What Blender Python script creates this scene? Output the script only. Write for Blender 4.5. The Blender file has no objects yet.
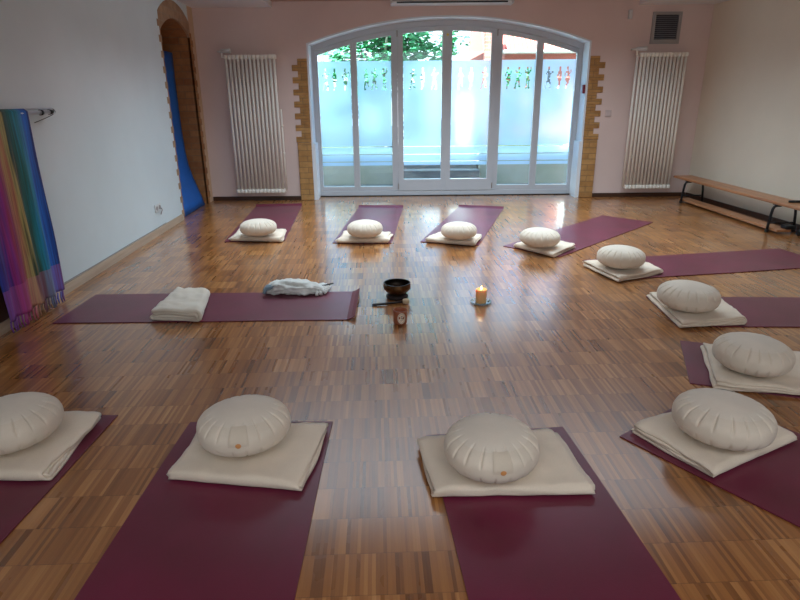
import bpy, bmesh, math, random
from math import sin, cos, pi, radians as R
from mathutils import Vector, Matrix, noise
S = bpy.context.scene
COL = S.collection
random.seed(7)

# ------------------------------------------------------------------ helpers
def obj(name, bm, mat=None, parent=None, smooth=False, loc=None, rz=0):
    me = bpy.data.meshes.new(name)
    bmesh.ops.recalc_face_normals(bm, faces=bm.faces)
    bm.to_mesh(me); bm.free()
    if mat: me.materials.append(mat)
    if smooth:
        for p in me.polygons: p.use_smooth = True
    o = bpy.data.objects.new(name, me); COL.objects.link(o)
    if parent: o.parent = parent
    if loc: o.location = loc
    o.rotation_euler.z = rz
    return o

def tag(o, label=None, cat=None, group=None, kind=None):
    if label: o['label'] = label
    if cat: o['category'] = cat
    if group: o['group'] = group
    if kind: o['kind'] = kind
    return o

def thing(name, label, cat, loc=(0, 0, 0), rz=0, group=None):
    o = bpy.data.objects.new(name, None); COL.objects.link(o)
    o.location = loc; o.rotation_euler.z = rz; o.empty_display_size = .1
    return tag(o, label, cat, group)

def struct(name, bm, mat, **k):
    return tag(obj(name, bm, mat, **k), kind='structure')

def box(bm, x0, x1, y0, y1, z0, z1):
    v = [bm.verts.new(p) for p in ((x0,y0,z0),(x1,y0,z0),(x1,y1,z0),(x0,y1,z0),(x0,y0,z1),(x1,y0,z1),(x1,y1,z1),(x0,y1,z1))]
    for f in ((0,3,2,1),(4,5,6,7),(0,1,5,4),(1,2,6,5),(2,3,7,6),(3,0,4,7)):
        bm.faces.new([v[i] for i in f])
    return v

def rbox(bm, x0, x1, y0, y1, z0, z1, b=.004, seg=2):
    t = bmesh.new(); box(t, x0, x1, y0, y1, z0, z1)
    bmesh.ops.bevel(t, geom=t.edges[:], offset=b, segments=seg, affect='EDGES', profile=.5)
    merge(bm, t)

def merge(bm, t, M=None):
    if M is not None: t.transform(M)
    me = bpy.data.meshes.new('tmp'); t.to_mesh(me); t.free()
    bm.from_mesh(me); bpy.data.meshes.remove(me)

def tube(bm, pts, r, seg=10, caps=True):
    pts = [Vector(p) for p in pts]; rings = []
    rr = r if isinstance(r, (list, tuple)) else [r]*len(pts)
    prev = None
    for i, p in enumerate(pts):
        d = (pts[min(i+1, len(pts)-1)] - pts[max(i-1, 0)]).normalized()
        if prev is None:
            a = Vector((0,0,1)) if abs(d.z) < .9 else Vector((1,0,0))
            u = d.cross(a).normalized()
        else:
            u = (prev - d*prev.dot(d)).normalized()
        prev = u; w = d.cross(u)
        rings.append([bm.verts.new(p + (u*cos(2*pi*k/seg) + w*sin(2*pi*k/seg))*rr[i]) for k in range(seg)])
    for a, b in zip(rings, rings[1:]):
        for k in range(seg):
            bm.faces.new((a[k], a[(k+1) % seg], b[(k+1) % seg], b[k]))
    if caps:
        bm.faces.new(rings[0][::-1]); bm.faces.new(rings[-1])

def lathe(bm, prof, seg=32, closed=False, c=(0,0,0)):
    rings = []
    for r, z in prof:
        if r < 1e-6: rings.append([bm.verts.new((c[0], c[1], c[2]+z))])
        else: rings.append([bm.verts.new((c[0]+r*cos(2*pi*k/seg), c[1]+r*sin(2*pi*k/seg), c[2]+z)) for k in range(seg)])
    if closed: rings.append(rings[0])
    for a, b in zip(rings, rings[1:]):
        for k in range(seg):
            k2 = (k+1) % seg
            if len(a) == 1 and len(b) == 1: continue
            if len(a) == 1: bm.faces.new((a[0], b[k2], b[k]))
            elif len(b) == 1: bm.faces.new((a[k], a[k2], b[0]))
            else: bm.faces.new((a[k], a[k2], b[k2], b[k]))

def prism(bm, poly, y0, y1, ax='y'):
    """poly of (a, b) pairs in the plane across the axis, extruded along it"""
    def P(a, b, t):
        return {'y': (a, t, b), 'x': (t, a, b), 'z': (a, b, t)}[ax]
    A = [bm.verts.new(P(a, b, y0)) for a, b in poly]; B = [bm.verts.new(P(a, b, y1)) for a, b in poly]
    bm.faces.new(A[::-1]); bm.faces.new(B)
    n = len(poly)
    for i in range(n): bm.faces.new((A[i], A[(i+1) % n], B[(i+1) % n], B[i]))

# ------------------------------------------------------------------ materials
def lin(c):
    return tuple(((x/255)/12.92 if x/255 <= .04045 else ((x/255+.055)/1.055)**2.4) for x in c)+(1,)
class NT:
    def __init__(s, name):
        s.m = bpy.data.materials.new(name); s.m.use_nodes = True
        s.t = s.m.node_tree; s.n = s.t.nodes; s.b = s.n['Principled BSDF']
    def add(s, ty, **k):
        n = s.n.new(ty)
        for a, v in k.items():
            if a.startswith('i_'): n.inputs[a[2:].replace('_', ' ')].default_value = v
            else: setattr(n, a, v)
        return n
    def link(s, a, b): s.t.links.new(a, b)
    def math(s, op, a, b=None, c=None):
        n = s.n.new('ShaderNodeMath'); n.operation = op
        for i, v in enumerate((a, b, c)):
            if v is None: continue
            if isinstance(v, (int, float)): n.inputs[i].default_value = v
            else: s.link(v, n.inputs[i])
        return n.outputs[0]
    def ramp(s, fac, stops, interp='LINEAR'):
        n = s.n.new('ShaderNodeValToRGB'); n.color_ramp.interpolation = interp
        e = n.color_ramp.elements
        while len(e) < len(stops): e.new(.5)
        for q, (p, c) in zip(e, stops): q.position = p; q.color = c
        s.link(fac, n.inputs[0]); return n.outputs[0]
    def mix(s, fac, a, b, mode='MIX'):
        n = s.n.new('ShaderNodeMix'); n.data_type = 'RGBA'; n.blend_type = mode
        for i, v in ((0, fac), (6, a), (7, b)):
            if isinstance(v, (int, float)): n.inputs[i].default_value = v
            elif isinstance(v, tuple): n.inputs[i].default_value = v
            else: s.link(v, n.inputs[i])
        return n.outputs[2]
    def bump(s, h, st=.3, d=.01):
        n = s.n.new('ShaderNodeBump'); n.inputs['Strength'].default_value = st; n.inputs['Distance'].default_value = d
        s.link(h, n.inputs['Height']); s.link(n.outputs[0], s.b.inputs['Normal'])

def simple(name, c, rough=.5, metal=0, noise_scale=None, var=.12, bump=0, bscale=None, spec=None, coat=0, **extra):
    t = NT(name); b = t.b
    b.inputs['Roughness'].default_value = rough; b.inputs['Metallic'].default_value = metal
    if spec is not None: b.inputs['Specular IOR Level'].default_value = spec
    if coat: b.inputs['Coat Weight'].default_value = coat
    tc = t.add('ShaderNodeTexCoord')
    nz = t.add('ShaderNodeTexNoise', i_Scale=noise_scale or 6., i_Detail=3.)
    t.link(tc.outputs['Object'], nz.inputs['Vector'])
    c0 = lin(c); dk = tuple(x*(1-var) for x in c0[:3])+(1,); lt = tuple(min(1, x*(1+var)) for x in c0[:3])+(1,)
    t.link(t.ramp(nz.outputs['Fac'], [(.3, dk), (.7, lt)]), b.inputs['Base Color'])
    if bump:
        n2 = t.add('ShaderNodeTexNoise', i_Scale=bscale or 200., i_Detail=3.)
        t.link(tc.outputs['Object'], n2.inputs['Vector']); t.bump(n2.outputs['Fac'], bump, .004)
    return t.m

def m_parquet():
    t = NT('oak_strip_parquet'); b = t.b
    tc = t.add('ShaderNodeTexCoord'); mp = t.add('ShaderNodeMapping')
    mp.inputs['Rotation'].default_value = (0, 0, R(-2.0)); t.link(tc.outputs['Object'], mp.inputs[0])
    sp = t.add('ShaderNodeSeparateXYZ'); t.link(mp.outputs[0], sp.inputs[0])
    u, v = sp.outputs[0], sp.outputs[1]
    ROW, STR, BLK = .163, .0118, .163
    vr = t.math('DIVIDE', v, ROW); row = t.math('FLOOR', vr)
    wr = t.add('ShaderNodeTexWhiteNoise', noise_dimensions='1D'); t.link(row, wr.inputs['W'])
    uo = t.math('ADD', u, t.math('MULTIPLY', wr.outputs['Value'], .5))
    st = t.math('FLOOR', t.math('DIVIDE', uo, STR))
    bk = t.math('FLOOR', t.math('DIVIDE', uo, BLK))
    def wn(a, bb, off):
        c = t.add('ShaderNodeCombineXYZ'); t.link(a, c.inputs[0]); t.link(bb, c.inputs[1]); c.inputs[2].default_value = off
        w = t.add('ShaderNodeTexWhiteNoise', noise_dimensions='3D'); t.link(c.outputs[0], w.inputs['Vector']); return w.outputs['Value']
    f1, f2 = wn(st, row, 1.), wn(bk, row, 5.)
    gr = t.add('ShaderNodeTexNoise', i_Scale=1., i_Detail=4.)
    gm = t.add('ShaderNodeMapping'); gm.inputs['Scale'].default_value = (160, 9, 1)
    t.link(mp.outputs[0], gm.inputs[0]); t.link(gm.outputs[0], gr.inputs['Vector'])
    f = t.math('ADD', t.math('ADD', t.math('MULTIPLY', f1, .46), .05), t.math('MULTIPLY', f2, .26))
    f = t.math('ADD', f, t.math('MULTIPLY', gr.outputs['Fac'], .20))
    col = t.ramp(f, [(.1, lin((92, 52, 24))), (.34, lin((136, 84, 40))), (.6, lin((164, 106, 54))), (.82, lin((188, 130, 74))), (1, lin((214, 164, 104)))])
    # butt joints between rows and hairlines between strips
    fr = t.math('FRACT', vr); e = t.math('LESS_THAN', fr, .018)
    fs = t.math('FRACT', t.math('DIVIDE', uo, STR)); e2 = t.math('LESS_THAN', fs, .07)
    e2 = t.math('MULTIPLY', e2, .10); ee = t.math('MAXIMUM', t.math('MULTIPLY', e, .35), e2)
    col = t.mix(ee, col, lin((52, 28, 14)))
    t.link(col, b.inputs['Base Color'])
    big = t.add('ShaderNodeTexNoise', i_Scale=1.6, i_Detail=4.); t.link(tc.outputs['Object'], big.inputs['Vector'])
    rg = t.math('ADD', t.math('MULTIPLY', f1, .10), t.math('MULTIPLY', big.outputs['Fac'], .14))
    t.link(t.math('ADD', rg, .20), b.inputs['Roughness'])
    b.inputs['Specular IOR Level'].default_value = .3
    h = t.math('MULTIPLY', big.outputs['Fac'], 1.); t.bump(h, .06, .01)
    b.inputs['Coat Weight'].default_value = 1; b.inputs['Coat Roughness'].default_value = .19; b.inputs['Coat IOR'].default_value = 1.75
    return t.m

def m_plaster(name, c, c2=None, var=.05):
    t = NT(name); b = t.b; tc = t.add('ShaderNodeTexCoord')
    n1 = t.add('ShaderNodeTexNoise', i_Scale=1.1, i_Detail=5.); t.link(tc.outputs['Object'], n1.inputs['Vector'])
    n2 = t.add('ShaderNodeTexNoise', i_Scale=45., i_Detail=4.); t.link(tc.outputs['Object'], n2.inputs['Vector'])
    a = lin(c); dk = tuple(x*(1-var*2) for x in a[:3])+(1,)
    t.link(t.ramp(n1.outputs['Fac'], [(.3, dk), (.7, lin(c2) if c2 else a)]), b.inputs['Base Color'])
    b.inputs['Roughness'].default_value = .75; b.inputs['Specular IOR Level'].default_value = .25
    t.bump(n2.outputs['Fac'], .15, .004)
    return t.m

def m_brick(name, c1, c2, mort, bw=.24, bh=.075):
    t = NT(name); b = t.b; tc = t.add('ShaderNodeTexCoord')
    sp = t.add('ShaderNodeSeparateXYZ'); t.link(tc.outputs['Object'], sp.inputs[0])
    cb = t.add('ShaderNodeCombineXYZ'); t.link(t.math('ADD', sp.outputs[0], sp.outputs[1]), cb.inputs[0]); t.link(sp.outputs[2], cb.inputs[1])
    br = t.add('ShaderNodeTexBrick'); t.link(cb.outputs[0], br.inputs['Vector'])
    br.inputs['Scale'].default_value = 1; br.inputs['Brick Width'].default_value = bw; br.inputs['Row Height'].default_value = bh
    br.inputs['Mortar Size'].default_value = .005; br.inputs['Color1'].default_value = lin(c1); br.inputs['Color2'].default_value = lin(c2); br.inputs['Mortar'].default_value = lin(mort)
    nz = t.add('ShaderNodeTexNoise', i_Scale=14., i_Detail=5.); t.link(tc.outputs['Object'], nz.inputs['Vector'])
    col = t.mix(.45, br.outputs['Color'], t.ramp(nz.outputs['Fac'], [(.3, (.45,.42,.4,1)), (.75, (1.1,1.1,1.1,1))]), 'MULTIPLY')
    t.link(col, b.inputs['Base Color']); b.inputs['Roughness'].default_value = .85
    h = t.math('SUBTRACT', t.math('MULTIPLY', nz.outputs['Fac'], .5), br.outputs['Fac']); t.bump(h, .5, .006)
    return t.m

def m_cloth(name, c, var=.10, weave=700., bump=.25):
    t = NT(name); b = t.b; tc = t.add('ShaderNodeTexCoord')
    n1 = t.add('ShaderNodeTexNoise', i_Scale=5., i_Detail=4.); t.link(tc.outputs['Object'], n1.inputs['Vector'])
    n2 = t.add('ShaderNodeTexNoise', i_Scale=weave, i_Detail=2.); t.link(tc.outputs['Object'], n2.inputs['Vector'])
    n3 = t.add('ShaderNodeTexNoise', i_Scale=26., i_Detail=3.); t.link(tc.outputs['Object'], n3.inputs['Vector'])
    a = lin(c); dk = tuple(x*(1-var*1.6) for x in a[:3])+(1,)
    col = t.ramp(n1.outputs['Fac'], [(.3, dk), (.7, a)])
    col = t.mix(.25, col, t.ramp(n2.outputs['Fac'], [(.35, (.7,.68,.65,1)), (.65, (1,1,1,1))]), 'MULTIPLY')
    t.link(col, b.inputs['Base Color']); b.inputs['Roughness'].default_value = .9
    b.inputs['Sheen Weight'].default_value = .25; b.inputs['Sheen Roughness'].default_value = .5
    b.inputs['Specular IOR Level'].default_value = .2
    t.bump(t.math('ADD', t.math('MULTIPLY', n2.outputs['Fac'], .3), n3.outputs['Fac']), bump, .003)
    return t.m

def m_mat():
    t = NT('burgundy_rubber'); b = t.b; tc = t.add('ShaderNodeTexCoord')
    n1 = t.add('ShaderNodeTexNoise', i_Scale=3., i_Detail=5.); t.link(tc.outputs['Object'], n1.inputs['Vector'])
    n2 = t.add('ShaderNodeTexVoronoi', i_Scale=260.); t.link(tc.outputs['Object'], n2.inputs['Vector'])
    t.link(t.ramp(n1.outputs['Fac'], [(.3, lin((92, 11, 39))), (.7, lin((108, 15, 51)))]), b.inputs['Base Color'])
    b.inputs['Roughness'].default_value = .5; b.inputs['Specular IOR Level'].default_value = .38
    b.inputs['Sheen Weight'].default_value = .05; b.inputs['Coat Weight'].default_value = .5; b.inputs['Coat Roughness'].default_value = .27; b.inputs['Coat IOR'].default_value = 1.5
    t.bump(n2.outputs['Distance'], .25, .001)
    return t.m

def m_wood(name, c1, c2, rough=.4, axis=1):
    t = NT(name); b = t.b; tc = t.add('ShaderNodeTexCoord'); mp = t.add('ShaderNodeMapping')
    s = [30, 30, 30]; s[axis] = 1.6; mp.inputs['Scale'].default_value = s
    t.link(tc.outputs['Object'], mp.inputs[0])
    n = t.add('ShaderNodeTexNoise', i_Scale=1., i_Detail=5.); t.link(mp.outputs[0], n.inputs['Vector'])
    t.link(t.ramp(n.outputs['Fac'], [(.3, lin(c1)), (.7, lin(c2))]), b.inputs['Base Color'])
    b.inputs['Roughness'].default_value = rough; t.bump(n.outputs['Fac'], .1, .002)
    return t.m

def m_emit(name, c, s):
    t = NT(name); b = t.b; b.inputs['Base Color'].default_value = lin(c)
    b.inputs['Emission Color'].default_value = lin(c); b.inputs['Emission Strength'].default_value = s
    return t.m

def m_glass(name, tint, refl=.06):
    t = NT(name); t.n.remove(t.b); out = t.n['Material Output']
    tr = t.add('ShaderNodeBsdfTransparent'); tr.inputs[0].default_value = tint
    gl = t.add('ShaderNodeBsdfGlossy'); gl.inputs['Roughness'].default_value = .02
    mx = t.add('ShaderNodeMixShader'); mx.inputs[0].default_value = refl
    t.link(tr.outputs[0], mx.inputs[1]); t.link(gl.outputs[0], mx.inputs[2]); t.link(mx.outputs[0], out.inputs[0])
    return t.m

def m_film():
    t = NT('frosted_film'); t.n.remove(t.b); out = t.n['Material Output']
    a = t.add('ShaderNodeBsdfTranslucent'); a.inputs[0].default_value = FILM_C
    g = t.add('ShaderNodeBsdfRefraction'); g.inputs['Roughness'].default_value = .50; g.inputs['IOR'].default_value = 1.16
    g.inputs[0].default_value = (FILM_C[0]*.97, FILM_C[1], FILM_C[2], 1)
    mx = t.add('ShaderNodeMixShader'); mx.inputs[0].default_value = .42
    t.link(a.outputs[0], mx.inputs[1]); t.link(g.outputs[0], mx.inputs[2])
    t.link(mx.outputs[0], out.inputs[0])
    return t.m
FILM_C = (.48, .67, .90, 1)

def m_scarf():
    t = NT('rainbow_silk'); b = t.b; tc = t.add('ShaderNodeTexCoord')
    sp = t.add('ShaderNodeSeparateXYZ'); t.link(tc.outputs['Object'], sp.inputs[0])
    mp = t.add('ShaderNodeMapping'); mp.inputs['Scale'].default_value = (1, 14, .8); t.link(tc.outputs['Object'], mp.inputs[0])
    n = t.add('ShaderNodeTexNoise', i_Scale=2.2, i_Detail=4.); t.link(mp.outputs[0], n.inputs['Vector'])
    y = t.math('ADD', sp.outputs[1], t.math('MULTIPLY', t.math('SUBTRACT', n.outputs['Fac'], .5), .26))
    f = t.math('DIVIDE', y, .70)
    col = t.ramp(f, [(0, lin((30, 60, 160))), (.12, lin((70, 40, 140))), (.24, lin((150, 36, 130))), (.36, lin((150, 40, 80))), (.46, lin((180, 120, 80))), (.54, lin((176, 160, 96))),
                     (.61, lin((44, 62, 34))), (.69, lin((18, 104, 98))), (.78, lin((16, 136, 160))), (.90, lin((14, 108, 208))), (1, lin((18, 44, 120)))])
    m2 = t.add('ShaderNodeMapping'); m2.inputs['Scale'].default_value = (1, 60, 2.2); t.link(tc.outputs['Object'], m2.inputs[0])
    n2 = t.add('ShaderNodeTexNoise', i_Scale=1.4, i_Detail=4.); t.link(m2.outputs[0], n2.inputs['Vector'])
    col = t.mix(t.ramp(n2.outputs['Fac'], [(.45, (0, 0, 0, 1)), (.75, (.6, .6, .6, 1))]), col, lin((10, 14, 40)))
    z = sp.outputs[2]; low = t.math('LESS_THAN', z, .30)
    col = t.mix(t.math('MULTIPLY', low, .2), col, lin((236, 120, 170)))
    t.link(col, b.inputs['Base Color']); b.inputs['Roughness'].default_value = .6
    return t.m

M = dict(
 floor=m_parquet(), white=m_plaster('white_plaster', (216, 225, 226)), pink=m_plaster('pink_plaster', (226, 203, 195)),
 cream=m_plaster('cream_plaster', (228, 216, 196)), beige=m_plaster('beige_plaster', (214, 184, 152)),
 ceil=m_plaster('ceiling_white', (232, 232, 234)), ceilp=m_plaster('ceiling_rose', (190, 160, 150)),
 brick=m_brick('ochre_brick', (196, 150, 92), (176, 128, 74), (150, 116, 76)),
 brickd=m_brick('brown_brick', (184, 126, 76), (160, 102, 58), (150, 112, 78), .25, .08),
 brickp=m_brick('pale_dusty_brick', (186, 150, 116), (172, 134, 100), (176, 148, 122), .25, .08),
 frame=simple('white_lacquer_frame', (190, 194, 200), .35, var=.02), reveal=simple('white_reveal_paint', (226, 230, 234), .6, var=.03),
 skirt=m_wood('dark_skirting_wood', (58, 36, 24), (82, 52, 34), .4, 0), skirtl=m_wood('pale_skirting_wood', (176, 152, 128), (198, 176, 152), .45, 1),
 radi=simple('radiator_enamel', (244, 238, 226), .35, var=.02), plast=simple('white_plastic', (214, 214, 212), .4, var=.02),
 swp=simple('switch_plastic', (206, 188, 184), .5, var=.02),
 black=simple('black_plastic', (16, 17, 20), .4, var=.1), blackm=simple('black_steel_tube', (20, 20, 24), .35, .3, var=.1),
 steel=simple('brushed_steel', (205, 210, 216), .3, .6, var=.05), alu=simple('grey_aluminium', (158, 152, 148), .45, .3, var=.05),
 slat=simple('dark_vent_slats', (120, 120, 126), .5, 0, var=.1), benchw=m_wood('honey_bench_wood', (150, 98, 62), (184, 128, 88), .35, 1),
 mat=m_mat(), zafu=m_cloth('natural_cotton', (234, 217, 196)), zpanel=m_cloth('natural_cotton_panel', (237, 222, 203)), zflap=m_cloth('natural_cotton_flap', (226, 208, 186)),
 blanket=m_cloth('cream_cotton_blanket', (238, 219, 196), .08, 420.), blanketw=m_cloth('offwhite_blanket', (232, 220, 202), .08, 420.),
 cloth=m_cloth('grey_white_cloth', (232, 232, 226), .1, 300., .4), clothb=m_cloth('blue_grey_cloth', (132, 154, 168), .1),
 orange=simple('orange_tag', (206, 140, 80), .6), foam=simple('blue_foam_vinyl', (14, 98, 184), .55, var=.06, bump=.1),
 scarf=m_scarf(), bronze=simple('aged_bronze', (96, 68, 42), .38, .85, 30., .3, .2, 60.), bronzed=simple('dark_bronze_rim', (44, 34, 26), .4, .8, 30., .3),
 cush=simple('dark_cushion_fabric', (38, 26, 24), .85, bump=.2), felt=simple('pale_felt', (196, 172, 140), .9, bump=.3),
 stickw=simple('dark_mallet_wood', (34, 24, 24), .4), flame=m_emit('candle_flame', (255, 190, 90), 22.), wick=simple('wick', (20, 16, 14), .9),
 dglass=m_glass('door_glass', (.84, .96, 1, 1), .05), film=m_film(), emblem=simple('pale_emblem_print', (226, 206, 182), .5), emblemd=simple('dark_emblem_print', (40, 24, 18), .5),
 red=simple('red_plastic', (120, 22, 34), .4), green=None)
def _wax():
    t = NT('orange_wax'); b = t.b; b.inputs['Base Color'].default_value = lin((242, 190, 132)); b.inputs['Roughness'].default_value = .45
    b.inputs['Subsurface Weight'].default_value = .8; b.inputs['Subsurface Radius'].default_value = (.04, .022, .010); b.inputs['Subsurface Scale'].default_value = .6
    return t.m
M['wax'] = _wax()
def _jar():
    t = NT('amber_glass'); b = t.b; b.inputs['Base Color'].default_value = lin((176, 104, 74)); b.inputs['Roughness'].default_value = .12
    b.inputs['Transmission Weight'].default_value = .35; b.inputs['IOR'].default_value = 1.45
    return t.m
M['jar'] = _jar()
def _gl():
    t = NT('clear_dish_glass'); b = t.b; b.inputs['Base Color'].default_value = (.8, .93, .97, 1); b.inputs['Roughness'].default_value = .05
    b.inputs['Transmission Weight'].default_value = .75; b.inputs['IOR'].default_value = 1.45
    return t.m
M['dish'] = _gl()

# ------------------------------------------------------------------ room shell
YB = 8.24; YF = -1.3; HC = 2.445; HC2 = 2.51; HT = 2.8
def lx(y): return -2.434 - .036*(y-3.3)        # left wall line
def rx(y): return 4.03 + .065*(YB-y)           # right wall line
WT = .30                                       # outer wall thickness

bm = bmesh.new()
prism(bm, [(lx(YF)-1.2, YF-.2), (rx(YF)+.3, YF-.2), (rx(YB)+.3, YB+WT+.16), (lx(YB)-1.2, YB+WT+.16)], -.10, 0, 'z')
struct('floor', bm, M['floor'])
# ceiling: two lower white sides and a slightly higher middle bay
bm = bmesh.new()
prism(bm, [(lx(YF)-1.2, YF-.2), (-1.59, YF-.2), (-1.59, YB), (lx(YB)-1.2, YB)], HC, HT, 'z')
struct('ceiling', bm, M['ceil'])
bm = bmesh.new()
prism(bm, [(3.075, YF-.2), (rx(YF)+.3, YF-.2), (rx(YB)+.3, YB), (3.075, YB)], HC-.015, HT, 'z')
struct('ceiling', bm, M['ceil'])
bm = bmesh.new(); box(bm, -1.589, 3.074, YF-.2, YB, HC2, HT)
struct('ceiling', bm, M['ceilp'])

# back wall with segmental arch opening
AX0, AX1, AXC = -1.185, 2.515, .665
HWd = (AX1-AX0)/2; RISE = .315; SPR = 2.02
AR = (HWd**2+RISE**2)/(2*RISE)
def arch(x, r=AR, zc=SPR+RISE-AR, xc=AXC): return zc + math.sqrt(max(0, r*r-(x-xc)**2))
bm = bmesh.new()
box(bm, lx(YB)-1.2, AX0, YB, YB+WT, 0, HT); box(bm, AX1, rx(YB)+.3, YB, YB+WT, 0, HT)
N = 48
xs = [AX0+(AX1-AX0)*i/N for i in range(N+1)]
prism(bm, [(x, arch(x)) for x in xs]+[(AX1, HT), (AX0, HT)], YB, YB+WT)
struct('wall_back', bm, M['pink'])
# white plaster lining of the opening (jambs and arched head), slightly proud of the pink wall
bm = bmesh.new()
def archstrip(bm, x0, x1, r_in, r_out, y0, y1, n=48):
    rows = []
    for i in range(n+1):
        x = x0+(x1-x0)*i/n; a, b = arch(x, r_in), arch(x, r_out)
        rows.append([bm.verts.new(p) for p in ((x, y0, a), (x, y0, b), (x, y1, b), (x, y1, a))])
    for p, q in zip(rows, rows[1:]):
        for k in range(4): bm.faces.new((p[k], p[(k+1) % 4], q[(k+1) % 4], q[k]))
    bm.faces.new(rows[0]); bm.faces.new(rows[-1][::-1])
archstrip(bm, AX0+.001, AX1-.001, AR-.022, AR-.001, YB-.004, YB+WT)
box(bm, AX0+.001, AX0+.024, YB-.004, YB+WT, .70, arch(AX0+.01)-.02); box(bm, AX1-.024, AX1-.001, YB-.004, YB+WT, .70, arch(AX1-.01)-.02)
box(bm, AX0+.001, AX0+.052, YB-.02, YB+WT, 0, .76); box(bm, AX1-.052, AX1-.001, YB-.02, YB+WT, 0, .76)
struct('trim_1', bm, M['reveal'])

# exposed brick toothing beside the opening, with the thicker pillars below
def quoins(name, sgn, xe):
    bm = bmesh.new(); z = .78; k = 0
    while z < 1.86:
        w = .125 if k % 2 else .20
        if z+.073 > 1.87: w = .20
        a, b_ = (xe, xe+sgn*w) if sgn > 0 else (xe-w, xe)
        if z+.075 < 1.88: rbox(bm, a, b_, YB-.012, YB+.02, z, z+.0745, .004, 1)
        z += .0755; k += 1
    a, b_ = sorted((xe, xe+sgn*.185))
    rbox(bm, a, b_, YB-.035, YB+.02, 0.0, .775, .006, 1)
    struct(name, bm, M['brick'])
quoins('trim_2', -1, AX0-.002); quoins('trim_3', 1, AX1+.002)

# left wall with arched niche
NY0, NY1, NSP, NAP = 6.92, 8.02, 2.10, 2.27
def xf(y, dx=0): return lx(y)-dx
NR = ((NY1-NY0)/2); NRI = NAP-NSP; NAR = (NR**2+NRI**2)/(2*NRI); NC = (NY0+NY1)/2
def narch(y): return NSP+NRI-NAR + math.sqrt(max(0, NAR**2-(y-NC)**2))
def wall_left_prism(bm, polyyz, d0, d1):
    A = [bm.verts.new((xf(y, d0), y, z)) for y, z in polyyz]; B = [bm.verts.new((xf(y, d1), y, z)) for y, z in polyyz]
    bm.faces.new(A[::-1]); bm.faces.new(B); n = len(polyyz)
    for i in range(n): bm.faces.new((A[i], A[(i+1) % n], B[(i+1) % n], B[i]))
bm = bmesh.new(); ND = .75
wall_left_prism(bm, [(YF, 0), (NY0, 0), (NY0, HC), (YF, HC)], 0, ND)
ns = [NY0+(NY1-NY0)*i/24 for i in range(25)]
wall_left_prism(bm, [(y, narch(y)) for y in ns]+[(NY1, HC), (NY0, HC)], 0, ND)
struct('wall_left', bm, M['white'])
bm = bmesh.new(); wall_left_prism(bm, [(NY1, 0), (YB, 0), (YB, HC), (NY1, HC)], 0, ND)
struct('wall_left', bm, M['beige'])
bm = bmesh.new(); wall_left_prism(bm, [(NY0-.1, 0), (NY1+.1, 0), (NY1+.1, HC), (NY0-.1, HC)], ND+.001, ND+.08)
struct('wall_left', bm, M['brickd'])
# brick lining of the niche: jambs, arch soffit and toothed face
bm = bmesh.new()
wall_left_prism(bm, [(NY0+.001, 0), (NY0+.03, 0), (NY0+.03, NSP), (NY0+.001, NSP)], 0, ND-.002)
wall_left_prism(bm, [(NY1-.03, 0), (NY1-.001, 0), (NY1-.001, NSP), (NY1-.03, NSP)], 0, ND-.002)
wall_left_prism(bm, [(y, narch(y)-.001) for y in ns[1:-1]]+[(y, narch(y)-.04) for y in ns[1:-1]][::-1], 0, ND-.002)
z = .0; k = 0
while z < NSP:
    w = .085 if k % 2 else .045
    wall_left_prism(bm, [(NY1-.03, z), (NY1+w, z), (NY1+w, z+.078), (NY1-.03, z+.078)], -.006, .02)
    z += .079; k += 1
struct('trim_4', bm, M['brickd'])
bm = bmesh.new(); z = .04; k = 0
while z < NSP:
    wall_left_prism(bm, [(NY0-.05, z), (NY0+.0305, z), (NY0+.0305, z+.07), (NY0-.05, z+.07)], -.004, .02); z += .158
wall_left_prism(bm, [(y, narch(y)-.041) for y in ns]+[(y, min(HC-.005, narch(y)+.15)) for y in ns][::-1], -.005, .02)
struct('trim_5', bm, M['brickp'])

# right wall and front wall
bm = bmesh.new(); prism(bm, [(rx(YF), YF), (rx(YB), YB), (rx(YB)+.3, YB), (rx(YF)+.3, YF)], 0, HC-.016, 'z')
struct('wall_right', bm, M['cream'])
bm = bmesh.new(); box(bm, lx(YF)-1.2, rx(YF)+.3, YF-.2, YF-.001, 0, HC2-.001)
struct('wall_front', bm, M['cream'])

# baseboards
bm = bmesh.new()
wall_left_prism(bm, [(YF+.02, 0), (NY0-.06, 0), (NY0-.06, .072), (YF+.02, .072)], -.016, -.0005)
struct('baseboard_left', bm, M['skirtl'])
bm = bmesh.new()
box(bm, lx(YB)+.01, AX0-.19, YB-.018, YB-.0005, 0, .055)
box(bm, AX1+.19, rx(YB)-.02, YB-.018, YB-.0005, 0, .055)
struct('baseboard_back', bm, M['skirt'])
bm = bmesh.new(); prism(bm, [(rx(YF)-.018, YF+.02), (rx(YB)-.018, YB-.02), (rx(YB)-.0005, YB-.02), (rx(YF)-.0005, YF+.02)], 0, .055, 'z')
struct('baseboard_right', bm, M['skirt'])

# ------------------------------------------------------------------ folding glass door: frame and six leaves
YD = 8.50; FD = .07
bm = bmesh.new()
FX0, FX1 = AX0+.022, AX1-.022
archstrip(bm, FX0, FX1, AR-.095, AR-.024, YD, YD+FD)
for a_, b_ in ((FX0, FX0+.055), (FX1-.055, FX1)): prism(bm, [(a_, 0), (b_, 0), (b_, arch(b_, AR-.095)), (a_, arch(a_, AR-.095))], YD, YD+FD)
rbox(bm, FX0+.055, FX1-.055, YD+.0, YD+FD, 0, .075, .005, 1)
fr = struct('door_1', bm, M['frame'])
bm = bmesh.new(); box(bm, FX0+.02, FX1-.02, YD-.02, YD-.001, 0, .012)
obj('threshold', bm, M['black'], fr)

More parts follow.
